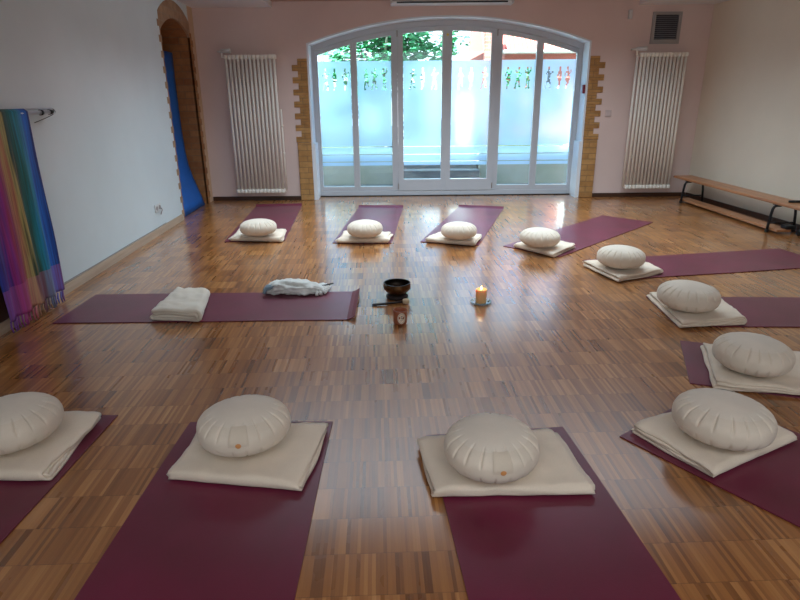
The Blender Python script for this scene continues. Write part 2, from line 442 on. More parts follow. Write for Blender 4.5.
FIGS = [
["..##....","..##....","..#.....",".###..##","#.####..","..###...","..###...","..##....","..###...",".####...",".#..##..",".#...#..","#....#..","#...##.."],
["...##...","...##...","...##...","..####..","..####..",".##.##..",".#####..","..####..","..####..","...##...","...##...","...##...","...#....","..##...."],
["..##....","..##....","...#..#.",".####.#.","#..###..","#..##...","..####..",".#####..",".#####..","..###...","...##...","..##....","..#.....","..#....."],
["...#....","..##....","...#....","..###...",".#####..",".#.##.#.","...##...","..####..","..####..",".##.##..",".##..#..",".#...#..",".#......",".##....."],
["....##..","....##..",".#..#...",".#####..","...###.#","...####.","...##...","..###...","..####..","..#.##..",".##..#..",".#...#..",".#...##.","##......"],
["..##..#.","..##..#.","#..#.##.","######..","..###...","..##....","..###...","..###...","..####..","..#.#...","..#.#...","..#.#...","..#.#...",".##.##.."],
]
def film_mesh(x0, x1, y, figs):
    """frosted film with clear figure cut-outs, clear bands below"""
    bm = bmesh.new()
    def q(a, b, c, d):
        bm.faces.new([bm.verts.new(p) for p in ((a, y, c), (b, y, c), (b, y, d), (a, y, d))])
    q(x0, x1, 1.725, 1.815)
    cw = .0125; ch = .02; H = 14*ch; z1 = 1.725
    # gap cells
    holes = set(); nx = int((x1-x0)/cw); c = (x1-x0)/nx
    for j, f in enumerate(figs):
        off = int(nx*(.14+.30*j)) + random.choice((-1, 0, 1))
        for r_, row in enumerate(FIGS[f]):
            for k, s in enumerate(row):
                if s == '#' and off+k < nx-1: holes.add((off+k, r_))
    for r_ in range(14):
        i = 0
        while i < nx:
            if (i, r_) in holes: i += 1; continue
            j = i
            while j < nx and (j, r_) not in holes: j += 1
            q(x0+i*c, x0+j*c, z1-(r_+1)*ch, z1-r_*ch); i = j
    q(x0, x1, .695, z1-H)
    for a, b in ((.588, .683), (.488, .576), (.43, .476)): q(x0, x1, a, b)
    return bm
LEAVES = [(-1.108, -.6005, .10, -1.085, -.640), (-.5995, -.0055, .10, -.555, -.088), (-.0045, .6655, .085, .070, .600),
          (.6665, 1.3335, .085, .730, 1.258), (1.3345, 1.9175, .10, 1.408, 1.872), (1.9185, 2.438, .10, 1.962, 2.418)]
GB = [.135, .135, .236, .236, .142, .142]
YL = YD+.012; TL = .048
lab = ['leftmost narrow glazed leaf', 'second leaf from left', 'left leaf of the middle pair', 'right leaf of the middle pair', 'second leaf from right', 'rightmost narrow glazed leaf']
for i, (x0, x1, zb, g0, g1) in enumerate(LEAVES):
    n = 10; zb = .078
    ro, ri = AR-.098, AR-.155
    bm = bmesh.new()
    # frame as outer outline minus glazing: four members
    y0, y1 = (YL-.018, YL+TL) if i in (2, 3) else (YL, YL+TL)
    xsn = [x0+(x1-x0)*k/n for k in range(n+1)]; xg = [g0+(g1-g0)*k/n for k in range(n+1)]
    for a_, b_ in ((x0, g0), (g1, x1)): prism(bm, [(a_, zb), (b_, zb), (b_, arch(b_, ri)), (a_, arch(a_, ri))], y0, y1)
    prism(bm, [(g0, zb), (g1, zb), (g1, GB[i]), (g0, GB[i])], y0, y1)
    prism(bm, [(x, arch(x, ro)) for x in xsn]+[(x, arch(x, ri)) for x in xsn][::-1], y0, y1)
    lf = tag(obj('door_%d' % (i+2), bm, M['frame']), lab[i]+' of the arched glass door', kind='structure')
    bm = bmesh.new(); yg = YL+.026
    prism(bm, [(g0, GB[i]), (g1, GB[i])]+[(x, arch(x, ri)) for x in xg[::-1]], yg, yg+.006)
    obj('pane', bm, M['dglass'], lf)
    f = [[0, 1, 2], [3, 4, 5], [4, 1, 0], [3, 1, 4], [2, 4, 5], [0, 1, 2]][i]
    obj('frosted_film', film_mesh(g0+.004, g1-.004, yg-.003, f), M['film'], lf)
    if i in (2, 3, 4):      # small hinge bolts seen at the top and bottom of the joints
        bm = bmesh.new(); xx = {2: x0-.001, 3: x1, 4: x0-.003}[i]
        if i in (2, 3):
            for zz in (.14, arch(xx, ri)+.01): tube(bm, [(xx, y0-.008, zz-.04), (xx, y0-.008, zz+.04)], .008, 8)
            obj('hinge', bm, M['alu'], lf)
        else: bm.free()
    if i == 2:
        bm = bmesh.new(); tube(bm, [(.668, y0-.012, 2.13), (.668, y0-.001, 2.13)], .017, 12); obj('brass_latch', bm, simple('brass', (190, 160, 60), .35, .8), lf)

# ------------------------------------------------------------------ outside
def leaf_mat(name, c1, c2):
    return simple(name, c1, .7, noise_scale=3., var=.45)
tree_m = leaf_mat('green_foliage', (52, 128, 84), None); bark = simple('grey_bark', (150, 138, 130), .9)
bm = bmesh.new(); box(bm, -14, 16, YB+WT+.18, 30, -.14, -.04)
tag(obj('courtyard_ground', bm, simple('pale_concrete', (128, 128, 126), .9, noise_scale=3., var=.2, bump=.2)), kind='structure')
bm = bmesh.new(); box(bm, -8, -.05, 10.0, 10.3, -.04, .46); box(bm, 1.35, 4.0, 10.0, 10.3, -.04, .46)
tag(obj('retaining_wall', bm, m_plaster('mossy_concrete', (176, 184, 160), (206, 204, 196), .15)), kind='structure')
bm = bmesh.new(); box(bm, -8, -.05, 10.3, 22, -.04, .40); box(bm, 1.35, 6, 10.3, 22, -.04, .40)
tag(obj('planting_bed', bm, simple('garden_soil_green', (60, 72, 46), .95, noise_scale=5., var=.3)), kind='structure')
st = thing('courtyard_steps', 'pale concrete steps rising outside behind the middle door leaves', 'steps', (.65, 9.55, -.04))
for k in range(5):
    bm = bmesh.new(); rbox(bm, -.69, .69, k*.30, k*.30+.32+(1.0 if k == 4 else 0), 0 if k == 0 else k*.12-.02, (k+1)*.12, .006, 1)
    obj('step', bm, simple('step_concrete', (120, 122, 124), .85, var=.1), st)
# sunlit white post outside; the short one is added to glow through the film
for nm, x, y, z, w, h, lb in (('rendered_post', 3.10, 10.9, .40, .10, .95, 'white rendered post outside behind the rightmost door leaf'), ('rendered_post', 1.16, 11.2, .56, .12, .80, 'short white rendered post added for its bright glow outside at the top of the courtyard steps')):
    t_ = thing(nm, lb, 'post', (x, y, z), 0)
    bm = bmesh.new(); rbox(bm, -w, w, -.08, .08, 0, h, .01, 2); obj('shaft', bm, simple('sunlit_white_render', (250, 250, 246), .7, var=.01), t_)
    bm = bmesh.new(); rbox(bm, -w-.02, w+.02, -.10, .10, h+.001, h+.04, .01, 2); obj('cap', bm, simple('cap_stone', (240, 240, 236), .8), t_)
# fence
fn = thing('garden_fence', 'grey wooden picket fence outside behind the left door leaves', 'fence', (-4.6, 14.0, .40))
fm = simple('weathered_picket', (104, 100, 112), .8)
for k in range(22):
    bm = bmesh.new(); rbox(bm, k*.18, k*.18+.09, 0, .025, 0, 2.25+.05*sin(k), .006, 1); obj('picket', bm, fm, fn)
for zz in (.5, 2.0):
    bm = bmesh.new(); box(bm, 0, 3.9, .026, .06, zz, zz+.07); obj('rail', bm, fm, fn)
def tree(x, y, h, spread, label, n=1500, seed=1, trunk=.09, z0=.4, cz=.72):
    random.seed(seed)
    t_ = thing('garden_tree', label, 'tree', (x, y, z0), 0, None)
    bm = bmesh.new(); tube(bm, [(0, 0, -.02), (.05, 0, h*.3), (-.03, .05, h*.6), (0, 0, h*.85)], [trunk, trunk*.8, trunk*.6, trunk*.3], 8)
    for k in range(7):
        a = k*2.4; zz = h*(.35+.07*k)
        tube(bm, [(0, 0, zz), (spread*.35*cos(a), spread*.35*sin(a), zz+h*.10), (spread*.7*cos(a), spread*.7*sin(a), zz+h*.16)], [trunk*.4, trunk*.28, trunk*.1], 6)
    obj('trunk', bm, bark, t_)
    bm = bmesh.new(); cl = [Vector((random.gauss(0, .42)*spread, random.gauss(0, .3)*spread, h*cz+random.gauss(0, .15)*h)) for _ in range(26)]
    for k in range(n):
        c = random.choice(cl)+Vector([random.gauss(0, .17)*spread for _ in range(3)])
        s = random.uniform(.05, .10); m_ = Matrix.Rotation(random.uniform(0, 6.28), 3, 'Z') @ Matrix.Rotation(random.uniform(-1.2, 1.2), 3, 'X')
        v = [bm.verts.new(c + m_ @ Vector(p)) for p in ((-s, 0, 0), (0, -s*.5, .01), (s, 0, 0), (0, s*.5, .01))]
        bm.faces.new((v[0], v[1], v[2])); bm.faces.new((v[0], v[2], v[3]))
    obj('crown', bm, tree_m, t_)
tree(-.25, 12.4, 3.2, 1.05, 'leafy green tree outside behind the second and third door leaves', 4200, 3, cz=.60)
tree(-3.2, 15.2, 3.8, 1.5, 'dark green tree outside behind the fence on the left', 1800, 5)
def bush(x, y, r, h, label, n, seed):
    random.seed(seed); bm = bmesh.new()
    for k in range(n):
        a = random.uniform(0, 6.28); q = random.random()**.5; zz = random.uniform(0, 1)
        c = Vector((q*r*cos(a), q*r*.5*sin(a), h*zz)); c.x *= 1-.35*zz*zz; s_ = random.uniform(.05, .09)
        m_ = Matrix.Rotation(random.uniform(0, 6.28), 3, 'Z') @ Matrix.Rotation(random.uniform(-1.2, 1.2), 3, 'X')
        v = [bm.verts.new(c + m_ @ Vector(p)) for p in ((-s_, 0, 0), (0, -s_*.6, .01), (s_, 0, 0), (0, s_*.6, .01))]
        bm.faces.new(v)
    for v in bm.verts: v.co.z = max(0, v.co.z)
    tag(obj('garden_bush', bm, tree_m, loc=(x, y, .40)), label, 'bush')
bush(-2.9, 11.9, .5, 1.55, 'rounded green bush outside in front of the picket fence', 1500, 21)
bush(.32, 13.9, .30, 1.6, 'narrow green bush outside beside the top of the courtyard steps', 500, 22)
bush(2.35, 12.5, .55, 1.45, 'green bush outside on the right planting bed before the house', 700, 23)
tree(.95, 13.4, 3.4, .45, 'slender young tree outside beside the top of the steps', 500, 8, .04)
# neighbouring house with red tiled roof on the right
hs = thing('neighbouring_house', 'low house outside right with red tiled roof above a reddish wall', 'house', (4.2, 15.0, -.04))
bm = bmesh.new(); box(bm, -1.9, 4, 0, 3, 0, 2.35); obj('wall', bm, m_plaster('house_render', (196, 120, 110)), hs)
def roofm():
    t = NT('red_roof_tiles'); b = t.b; tc = t.add('ShaderNodeTexCoord'); w = t.add('ShaderNodeTexWave', i_Scale=3.2, i_Distortion=1.); t.link(tc.outputs['Object'], w.inputs['Vector'])
    t.link(t.ramp(w.outputs['Fac'], [(.2, lin((150, 60, 52))), (.8, lin((214, 112, 96)))]), b.inputs['Base Color']); b.inputs['Roughness'].default_value = .8; return t.m
bm = bmesh.new(); prism(bm, [(-.35, 2.36), (1.5, 3.9), (3.3, 2.36)], -2.2, 4.3, 'x'); obj('roof', bm, roofm(), hs)
bm = bmesh.new()
tube(bm, [(-2.2, -.42, 2.36), (4.2, -.42, 2.36)], .05, 8); obj('gutter', bm, M['alu'], hs)
for k, xx in enumerate((-.9, .6)):
    bm = bmesh.new(); box(bm, xx, xx+.5, -.03, -.001, 1.0, 2.0); obj('window', bm, simple('house_window_dark', (70, 82, 96), .2), hs)
pr = thing('brick_chimney', 'red brick column outside seen through the fourth door leaf', 'column', (2.02, 14.0, -.04))
bm = bmesh.new(); box(bm, -.10, .10, -.1, .1, 0, 3.6); obj('shaft', bm, m_brick('red_brick', (190, 96, 78), (170, 80, 66), (180, 150, 140)), pr)
bm = bmesh.new(); box(bm, -.13, .13, -.13, .13, 3.601, 3.68); obj('cap', bm, M['alu'], pr)

# ------------------------------------------------------------------ yoga mats
def mat(x, y, ang, label, L=1.93, W=.59, curl=0., side=1, seed=0, curl0=0.):
    """x, y: middle of one short end; ang: direction (deg) in which the mat runs away from that end"""
    bm = bmesh.new(); t = .0045; n = 60; nw = 14; rows = []
    for i in range(n+1):
        s = L*i/n; d = s-(L-.07); z = .0006
        if curl and d > 0: z += curl*(d/.07)**1.6
        if curl0 and s < .06: z += curl0*((.06-s)/.06)**2
        xx = s - (.35*curl*(max(0, d)/.07)**2 if curl else 0)
        row = []
        for j in range(nw+1):
            w = W*(j/nw-.5)
            zz = z + .0012*(1+noise.noise(Vector((s*2.5, w*4, seed))))*(1 if 0 < i < n else .4)
            ee = .0018*sin(s*5+seed) if j in (0, nw) else 0
            row.append((xx, w+ee, zz))
        rows.append(row)
    A = [[bm.verts.new(p) for p in r_] for r_ in rows]; B = [[bm.verts.new((p[0], p[1], p[2]+t)) for p in r_] for r_ in rows]
    for i in range(n):
        for j in range(nw):
            bm.faces.new((A[i][j], A[i][j+1], A[i+1][j+1], A[i+1][j])); bm.faces.new((B[i][j], B[i+1][j], B[i+1][j+1], B[i][j+1]))
        for j in (0, nw):
            bm.faces.new((A[i][j], A[i+1][j], B[i+1][j], B[i][j]))
    for i in (0, n):
        for j in range(nw): bm.faces.new((A[i][j], A[i][j+1], B[i][j+1], B[i][j]))
    o = obj('yoga_mat', bm, M['mat'], smooth=False, loc=(x, y, 0), rz=R(ang))
    
    return tag(o, label, 'yoga mat', 'burgundy yoga mats laid out in a circle')
MATS = [
 (-1.572, 2.325, -91, 'burgundy yoga mat at the left edge of the photo under the cut-off round cushion', 1.93, .60, 0),
 (-.612, 2.25, -90.5, 'burgundy yoga mat in the left foreground running out of the bottom of the photo', 1.93, .625, 0),
 (.397, 2.157, -84.4, 'burgundy yoga mat in the foreground right of centre running out of the bottom', 1.93, .59, 0),
 (1.157, 2.287, -54.5, 'burgundy yoga mat in the lower right corner of the photo, lying diagonally', 1.93, .615, 0),
 (1.515, 2.84, -20, 'burgundy yoga mat at the right edge, short end just behind the lower right diagonal mat', 1.93, .56, 0),
 (1.715, 3.615, -3.2, 'burgundy yoga mat at the right, third from the front of the right side', 1.93, .56, 0),
 (1.628, 4.583, 9.8, 'burgundy yoga mat on the right with its far end towards the wooden bench', 1.92, .59, .004),
 (1.197, 5.197, 45.6, 'burgundy yoga mat lying diagonally towards the right radiator', 2.02, .60, .004),
 (.48, 5.528, 73.6, 'burgundy yoga mat in front of the right half of the glass door, far edge curled', 2.03, .575, .024),
 (-.367, 5.583, 86.2, 'burgundy yoga mat in front of the left half of the glass door, far edge curled', 2.0, .58, .024),
 (-1.443, 5.711, 94.1, 'burgundy yoga mat in front of the left radiator, far edge curled', 2.05, .60, .024),
]
for i, (x, y, a, lb, L, W, c) in enumerate(MATS): mat(x, y, a, lb, L, W, c, seed=i*3.1)
tm = mat(-2.215, 3.765, .4, 'burgundy yoga mat lying alone crosswise on the left, below the hanging scarf', 1.935, .575, .028, seed=50)

# ------------------------------------------------------------------ folded blankets
def blanket_bm(Q, t=.0105, seed=0, rough=1.):
    Q = [Vector(q) for q in Q]; cen = sum(Q, Vector((0, 0)))/4
    w = ((Q[1]-Q[0]).length+(Q[2]-Q[3]).length)/2; d = ((Q[3]-Q[0]).length+(Q[2]-Q[1]).length)/2
    g = t*1.06; hd = d/2
    cl = []      # centre line (y, z) of the folded cloth seen from the side
    def line(y0, y1, z, n=14):
        for i in range(n+1): cl.append((y0+(y1-y0)*i/n, z))
    def bend(yc, zc, r, a0, a1, n=8):
        for i in range(1, n): a = a0+(a1-a0)*i/n; cl.append((yc+r*cos(a), zc+r*sin(a)))
    z = [t/2+g*k for k in range(4)]
    R3 = (z[3]-z[0])/2; R1 = (z[2]-z[1])/2; rb = g/2
    random.seed(seed); ov = random.uniform(.0, .014); ov2 = random.uniform(.004, .02)
    line(hd-ov, -hd+R3, z[3]); bend(-hd+R3, (z[0]+z[3])/2, R3, pi/2, 3*pi/2, 12)
    line(-hd+R3, hd-rb, z[0]); bend(hd-rb, (z[0]+z[1])/2, rb, -pi/2, pi/2, 6)
    line(hd-rb, -hd+R3+.001, z[1]); bend(-hd+R3+.001, (z[1]+z[2])/2, R1, 3*pi/2, pi/2, 6)
    line(-hd+R3+.001, hd-ov2, z[2])
    n = len(cl); L_, R_ = [], []
    for i, (y, zz) in enumerate(cl):
        a = cl[max(0, i-1)]; b_ = cl[min(n-1, i+1)]; dx, dz = b_[0]-a[0], b_[1]-a[1]; q = math.hypot(dx, dz) or 1
        nx_, nz_ = -dz/q*t/2, dx/q*t/2
        L_.append((y+nx_, zz+nz_)); R_.append((y-nx_, zz-nz_))
    bm = bmesh.new(); NX = 30; H = z[3]+t/2; rings = []
    for k in range(NX+1):
        u = k/NX-.5; ring = []
        for side in (L_, R_):
            for i, (y, zz) in enumerate(side if side is L_ else side[::-1]):
                idx = i if side is L_ else n-1-i
                s = idx/n
                end = .030*noise.noise(Vector((s*7, seed*1.7, 3 if u > 0 else 9)))*(abs(u)*2)**3
                lay = .012*noise.noise(Vector((zz*90, y*3, seed+(5 if u > 0 else 2))))*(abs(u)*2)**6
                x = u*w + (1 if u > 0 else -1)*(end+lay)
                hh = zz/H
                dz = hh*rough*(.006*noise.noise(Vector((x*8, y*8, seed))) + .0045*noise.noise(Vector((x*20, y*20, seed+4))))
                e = max(0, abs(u)*2-.86)/.14
                dz -= hh*.006*e*e
                yy = y + .010*hh*noise.noise(Vector((x*6, seed, zz*40))) + .006*noise.noise(Vector((x*8, seed+3, 0)))
                a, c = x/w+.5, yy/d+.5
                p = (Q[0]*(1-a)+Q[1]*a)*(1-c)+(Q[3]*(1-a)+Q[2]*a)*c-cen
                ring.append(bm.verts.new((p.x, p.y, max(.0004, zz+dz))))
        rings.append(ring)
    m_ = len(rings[0])
    for a, b_ in zip(rings, rings[1:]):
        for i in range(m_): bm.faces.new((a[i], a[(i+1) % m_], b_[(i+1) % m_], b_[i]))
    for ring in (rings[0], rings[-1]):     # stitched ends as a strip of quads
        for i in range(n-1): bm.faces.new((ring[i], ring[i+1], ring[m_-2-i], ring[m_-1-i]))
    return bm
def blanket(Q, label, seed, t=.0105, z=.0085, mt=None, group='folded cotton blankets under the round cushions', rough=1.):
    c = (sum(q[0] for q in Q)/4, sum(q[1] for q in Q)/4)
    o = obj('folded_blanket', blanket_bm(Q, t, seed, rough), mt or M['blanket'], smooth=True, loc=(c[0], c[1], z))
    return tag(o, label, 'blanket', group)
BL = [
 (((-1.88,1.84),(-1.31,1.83),(-1.32,2.27),(-1.88,2.27)), 'folded cream blanket under the cut-off cushion at the left edge'),
 (((-.86,1.83),(-.36,1.755),(-.31,2.17),(-.84,2.17)), 'folded cream blanket on the left foreground mat'),
 (((.12,1.715),(.68,1.72),(.62,2.10),(.07,2.05)), 'folded cream blanket on the foreground mat right of centre, corners askew'),
 (((1.14,1.81),(1.60,2.05),(1.43,2.37),(.965,2.13)), 'folded cream blanket on the lower right diagonal mat, layers showing on its left'),
 (((2.02,2.38),(2.15,2.82),(1.67,2.98),(1.5,2.51)), 'folded cream blanket cut by the right edge, just behind the lower right diagonal mat'),
 (((2.12,3.33),(2.18,3.87),(1.73,3.87),(1.69,3.28)), 'folded cream blanket third up along the right side of the circle'),
 (((2.08,4.44),(1.97,4.86),(1.52,4.69),(1.65,4.21)), 'folded cream blanket on the mat pointing at the wooden bench'),
 (((1.07,5.34),(1.34,4.96),(1.62,5.30),(1.36,5.66)), 'folded cream blanket on the diagonal mat pointing at the right radiator'),
 (((.26,5.58),(.71,5.39),(.82,5.73),(.40,5.88)), 'folded cream blanket in front of the right half of the glass door'),
 (((-.61,5.57),(-.11,5.55),(-.08,5.88),(-.57,5.95)), 'folded cream blanket in front of the left half of the glass door'),
 (((-1.69,5.70),(-1.17,5.64),(-1.19,6.05),(-1.70,6.12)), 'folded cream blanket on the mat in front of the left radiator'),
]
for i, b_ in enumerate(BL): blanket(b_[0], b_[1], i*2+1, rough=1.6 if i != 1 else 1.2)
blanket(((-1.26,3.46),(-1.35,3.93),(-1.57,3.95),(-1.59,3.50)), 'thick off-white blanket folded double on the mat below the scarf', 33, .0195, .009, M['blanketw'], 'things on the crosswise mat', 2.)

# ------------------------------------------------------------------ zafu cushions
ZR, ZH = .19, .162; SEAM = 44
def zpt(phi, th, pleats, amp=1., seed=0):
    e = .86
    c, s = cos(phi), sin(phi)
    r = ZR*(abs(c)**e); z = ZH/2*(math.copysign(abs(s)**e, s))
    a = abs(math.degrees(phi))
    w = max(0, min(1, (a-4)/18)) if a <= SEAM else max(0, 1-(a-SEAM)/10)
    fr_ = (th*pleats/(2*pi)+.25*noise.noise(Vector((cos(th)*2, sin(th)*2, seed)))) % 1
    saw = math.exp(-((fr_-.5)/.06)**2)
    bulge = abs(cos(fr_*pi))
    r -= ZR*w*(.042*saw*amp - .009*bulge)
    z_ = z - (.004*saw*w if z > 0 else 0)
    k = 1+.012*noise.noise(Vector((cos(th)*1.5, sin(th)*1.5, phi*1.3+seed)))
    return (r*k*cos(th), r*k*sin(th), ZH/2+z_)
def zafu_meshes(seed):
    P = 20; seg = P*16
    band = bmesh.new(); rings = []
    for i in range(37):
        phi = R(-SEAM+2*SEAM*i/36)
        rings.append([band.verts.new(zpt(phi, 2*pi*k/seg, P, 1, seed)) for k in range(seg)])
    for a, b_ in zip(rings, rings[1:]):
        for k in range(seg): band.faces.new((a[k], a[(k+1) % seg], b_[(k+1) % seg], b_[k]))
    top = bmesh.new(); bot = bmesh.new()
    for bm, sg in ((top, 1), (bot, -1)):
        rings = []
        for i in range(13):
            phi = R(SEAM+(90-SEAM)*i/12)*sg
            if i == 12: rings.append([bm.verts.new((0, 0, ZH/2+sg*ZH/2))])
            else: rings.append([bm.verts.new(zpt(phi, 2*pi*k/seg, P, 1, seed)) for k in range(seg)])
        for a, b_ in zip(rings, rings[1:]):
            for k in range(seg):
                if len(b_) == 1: bm.faces.new((a[k], a[(k+1) % seg], b_[0]))
                else: bm.faces.new((a[k], a[(k+1) % seg], b_[(k+1) % seg], b_[k]))
    return band, top, bot
def flap_bm(seed):
    """stitched closing flap on the side: a thin patch following the side band"""
    bm = bmesh.new(); g = []
    for i in range(9):
        phi = R(2+44*i/8); row = []
        for j in range(13):
            th = R(-12+24*j/12); p = Vector(zpt(phi, th, 1, 0, seed)); c = Vector((0, 0, ZH/2))
            nrm = Vector((p.x, p.y, (p.z-ZH/2)*3)).normalized(); lift = .0042 if 0 < i < 8 and 0 < j < 12 else .0015
            row.append(bm.verts.new(p+nrm*lift))
        g.append(row)
    for i in range(8):
        for j in range(12): bm.faces.new((g[i][j], g[i][j+1], g[i+1][j+1], g[i+1][j]))
    return bm
def dot_bm(seed):
    bm = bmesh.new(); p = Vector(zpt(R(6), 0, 1, 0, seed)); 
    c = bm.verts.new(p+Vector((.0065, 0, 0)))
    ring = [bm.verts.new(Vector(zpt(R(6)+.09*sin(a), .06*cos(a), 1, 0, seed))+Vector((.0055, 0, 0))) for a in [2*pi*k/14 for k in range(14)]]
    for k in range(14): bm.faces.new((c, ring[k], ring[(k+1) % 14]))
    return bm
protos = []
def zafu_proto(seed):
    t_ = thing('meditation_cushion', '', 'cushion'); a, b_, c = zafu_meshes(seed)
    obj('side_band', a, M['zafu'], t_, True); obj('top_panel', b_, M['zpanel'], t_, True); obj('bottom_panel', c, M['zpanel'], t_, True)
    fl = obj('stitched_flap', flap_bm(seed), M['zflap'], t_, True); obj('tag_dot', dot_bm(seed), M['orange'], fl)['label'] = 'small orange tag'
    return t_
def dup(src):
    r_ = src.copy(); COL.objects.link(r_)
    for ch in src.children:
        c = ch.copy(); COL.objects.link(c); c.parent = r_
        for g in ch.children:
            d = g.copy(); COL.objects.link(d); d.parent = c
    return r_
ZA = [ # x, y, diameter, turn of the flap, tilt x, tilt y, label
 (-1.590, 2.10, .375, -150, 2, 3, 'round cream meditation cushion cut off by the left edge of the photo'),
 (-.632, 2.065, .366, -82, 1, -4, 'round cream meditation cushion on the left foreground mat'),
 (.338, 1.895, .352, -85, 2, 2, 'round cream meditation cushion on the foreground mat right of centre'),
 (1.302, 2.08, .375, 60, 2, 4, 'round cream meditation cushion on the lower right diagonal mat'),
 (1.776, 2.700, .362, 40, 2, 3, 'round cream meditation cushion nearest the right edge of the photo'),
 (1.880, 3.615, .378, 0, 1, 3, 'round cream meditation cushion third up along the right side of the circle'),
 (1.800, 4.610, .374, 80, 2, 2, 'round cream meditation cushion on the mat pointing at the wooden bench'),
 (1.308, 5.345, .368, 20, 2, 2, 'round cream meditation cushion on the diagonal mat pointing at the right radiator'),
 (.588, 5.680, .350, 110, 1, 2, 'round cream meditation cushion in front of the right half of the glass door'),
 (-.346, 5.815, .356, 70, 1, -2, 'round cream meditation cushion in front of the left half of the glass door'),
 (-1.445, 5.915, .370, 120, 0, 2, 'round cream meditation cushion on the mat in front of the left radiator'),
]
PA, PB = zafu_proto(1), zafu_proto(9)
for i, (x, y, D, tz, tx, ty, lb) in enumerate(ZA):
    o = PA if i == 0 else PB if i == 1 else dup((PA, PB)[i % 2])
    x, y, D = x*.968, y*.968, D*.975
    s = D/.38; o.scale = (s, s, 1.03 if i < 7 else .98)
    o.location = (x, y, (.0605 if i in (7, 10) else .0585)); o.rotation_euler = (R(tx*.5), R(ty*.5), R(tz))
    o['label'] = lb; o['category'] = 'cushion'; o['group'] = 'round meditation cushions laid out in a circle'

# crumpled cloth bundle with tassels on the crosswise mat
t_ = thing('cloth_bundle', 'crumpled grey-white cloth bundle with frayed tassels at the back edge of the crosswise mat', 'cloth', (-.76, 4.04, .0115), R(6), 'things on the crosswise mat')
bm = bmesh.new(); n1, n2 = 60, 40; rings = []
for i in range(n1+1):
    u = i/n1*2-1; prof = max(.02, (1-abs(u)**3.2))**.5; rg = []
    for k in range(n2):
        a = 2*pi*k/n2; ca, sa = cos(a), sin(a)
        x = u*.215; hw = .085*prof*(1-.15*u); hh = (.043+.006*(-u))*prof
        f = 1+.50*noise.noise(Vector((x*9+ca*1.2, a*.9 if False else sa*2.2, ca*2.2)))+.28*noise.noise(Vector((x*30, ca*5, sa*5)))
        y = hw*math.copysign(abs(ca)**.8, ca)*f; z = hh+hh*math.copysign(abs(sa)**.8, sa)*f
        rg.append(bm.verts.new((x, y - .02*u, max(.0008, z))))
    rings.append(rg)
for a, b_ in zip(rings, rings[1:]):
    for k in range(n2): bm.faces.new((a[k], a[(k+1) % n2], b_[(k+1) % n2], b_[k]))
bm.faces.new(rings[0][::-1]); bm.faces.new(rings[-1])
obj('cloth_body', bm, M['cloth'], t_, True)
bm = bmesh.new()
for k in range(3):
    y = -.05+.04*k; tube(bm, [(-.215-.004*k, y-.02, .022), (-.20, y, .052-.004*k), (-.10, y+.004, .074)], [.012, .015, .009], 8)
obj('blue_grey_fold', bm, M['clothb'], t_, True)
random.seed(11)
for k in range(9):
    bm = bmesh.new(); a = R(-95+20*k); bx_, by = .165, -.03+.012*k
    pts = [(bx_, by, .030), (bx_+.035*cos(a), by+.035*sin(a), .024), (bx_+.085*cos(a)+random.uniform(-.01, .01), by+.08*sin(a), .010)]
    tube(bm, pts, [.006, .009, .013], 7); obj('tassel', bm, M['cloth'], t_, True)
bm = bmesh.new(); tube(bm, [(.19, .035, .030), (.275, .075, .034)], .0055, 8); obj('dark_cord_end', bm, M['stickw'], t_)

# ------------------------------------------------------------------ singing bowl, mallet, jar, candle
t_ = thing('ring_cushion', 'small dark ring cushion carrying the bronze singing bowl', 'cushion', (-.02, 3.93, 0)); t_.scale = (1, 1, .78)
bm = bmesh.new(); lathe(bm, [(.03+.0, .004), (.045, .0006), (.066, .0006), (.078, .012), (.076, .028), (.062, .037), (.045, .034), (.033, .02)], 40, closed=True); obj('cushion_ring', bm, M['cush'], t_, True)
t_ = thing('singing_bowl', 'dark bronze singing bowl on a small cushion in the middle of the floor', 'bowl', (-.02, 3.93, .0265)); t_.scale = (1, 1, .80)
prof = [(0, 0), (.036, .001), (.050, .004), (.062, .014), (.078, .032), (.092, .055), (.0975, .076), (.0955, .094), (.0935, .105)]
inner = [(.0885, .105), (.0900, .094), (.0920, .076), (.0865, .057), (.073, .036), (.056, .019), (.04, .010), (0, .008)]
bm = bmesh.new(); lathe(bm, prof, 56); obj('outer_wall', bm, M['bronze'], t_, True)
bm = bmesh.new(); lathe(bm, [prof[-1], (.0955, .106), (.0955, .110), (.0885, .110), inner[0]], 56); obj('rim', bm, M['bronzed'], t_, True)
bm = bmesh.new(); lathe(bm, inner, 56); obj('inner_wall', bm, M['bronzed'], t_, True)
t_ = thing('singing_bowl_mallet', 'dark wooden mallet with pale felt tip lying in front of the singing bowl', 'mallet', (-.065, 3.77, .0))
bm = bmesh.new(); tube(bm, [(-.125, -.010, .009), (-.10, -.008, .010), (.085, .02, .017)], [.0085, .009, .0075], 12); obj('stick', bm, M['stickw'], t_, True)
bm = bmesh.new(); tube(bm, [(.082, .0195, .021), (.088, .020, .021), (.105, .022, .021), (.121, .0245, .021), (.127, .0255, .021)], [.010, .018, .0205, .018, .010], 16); obj('felt_tip', bm, M['felt'], t_, True)
t_ = thing('amber_candle_jar', 'small amber glass candle jar with a pale round emblem', 'jar', (0, 3.43, .0005))
bm = bmesh.new(); lathe(bm, [(0, 0), (.036, 0), (.041, .004), (.043, .012), (.0445, .078), (.044, .092), (.041, .0925), (.0405, .078), (.0395, .014), (.034, .009), (0, .009)], 36); obj('glass', bm, M['jar'], t_, True)
bm = bmesh.new(); lathe(bm, [(0, .0095), (.038, .0095), (.0385, .05), (.036, .052), (0, .051)], 28); obj('wax', bm, M['wax'], t_, True)
bm = bmesh.new()
def cylpt(a, z, r=.0452): return (r*sin(a), -r*cos(a), z)
NR_ = 28
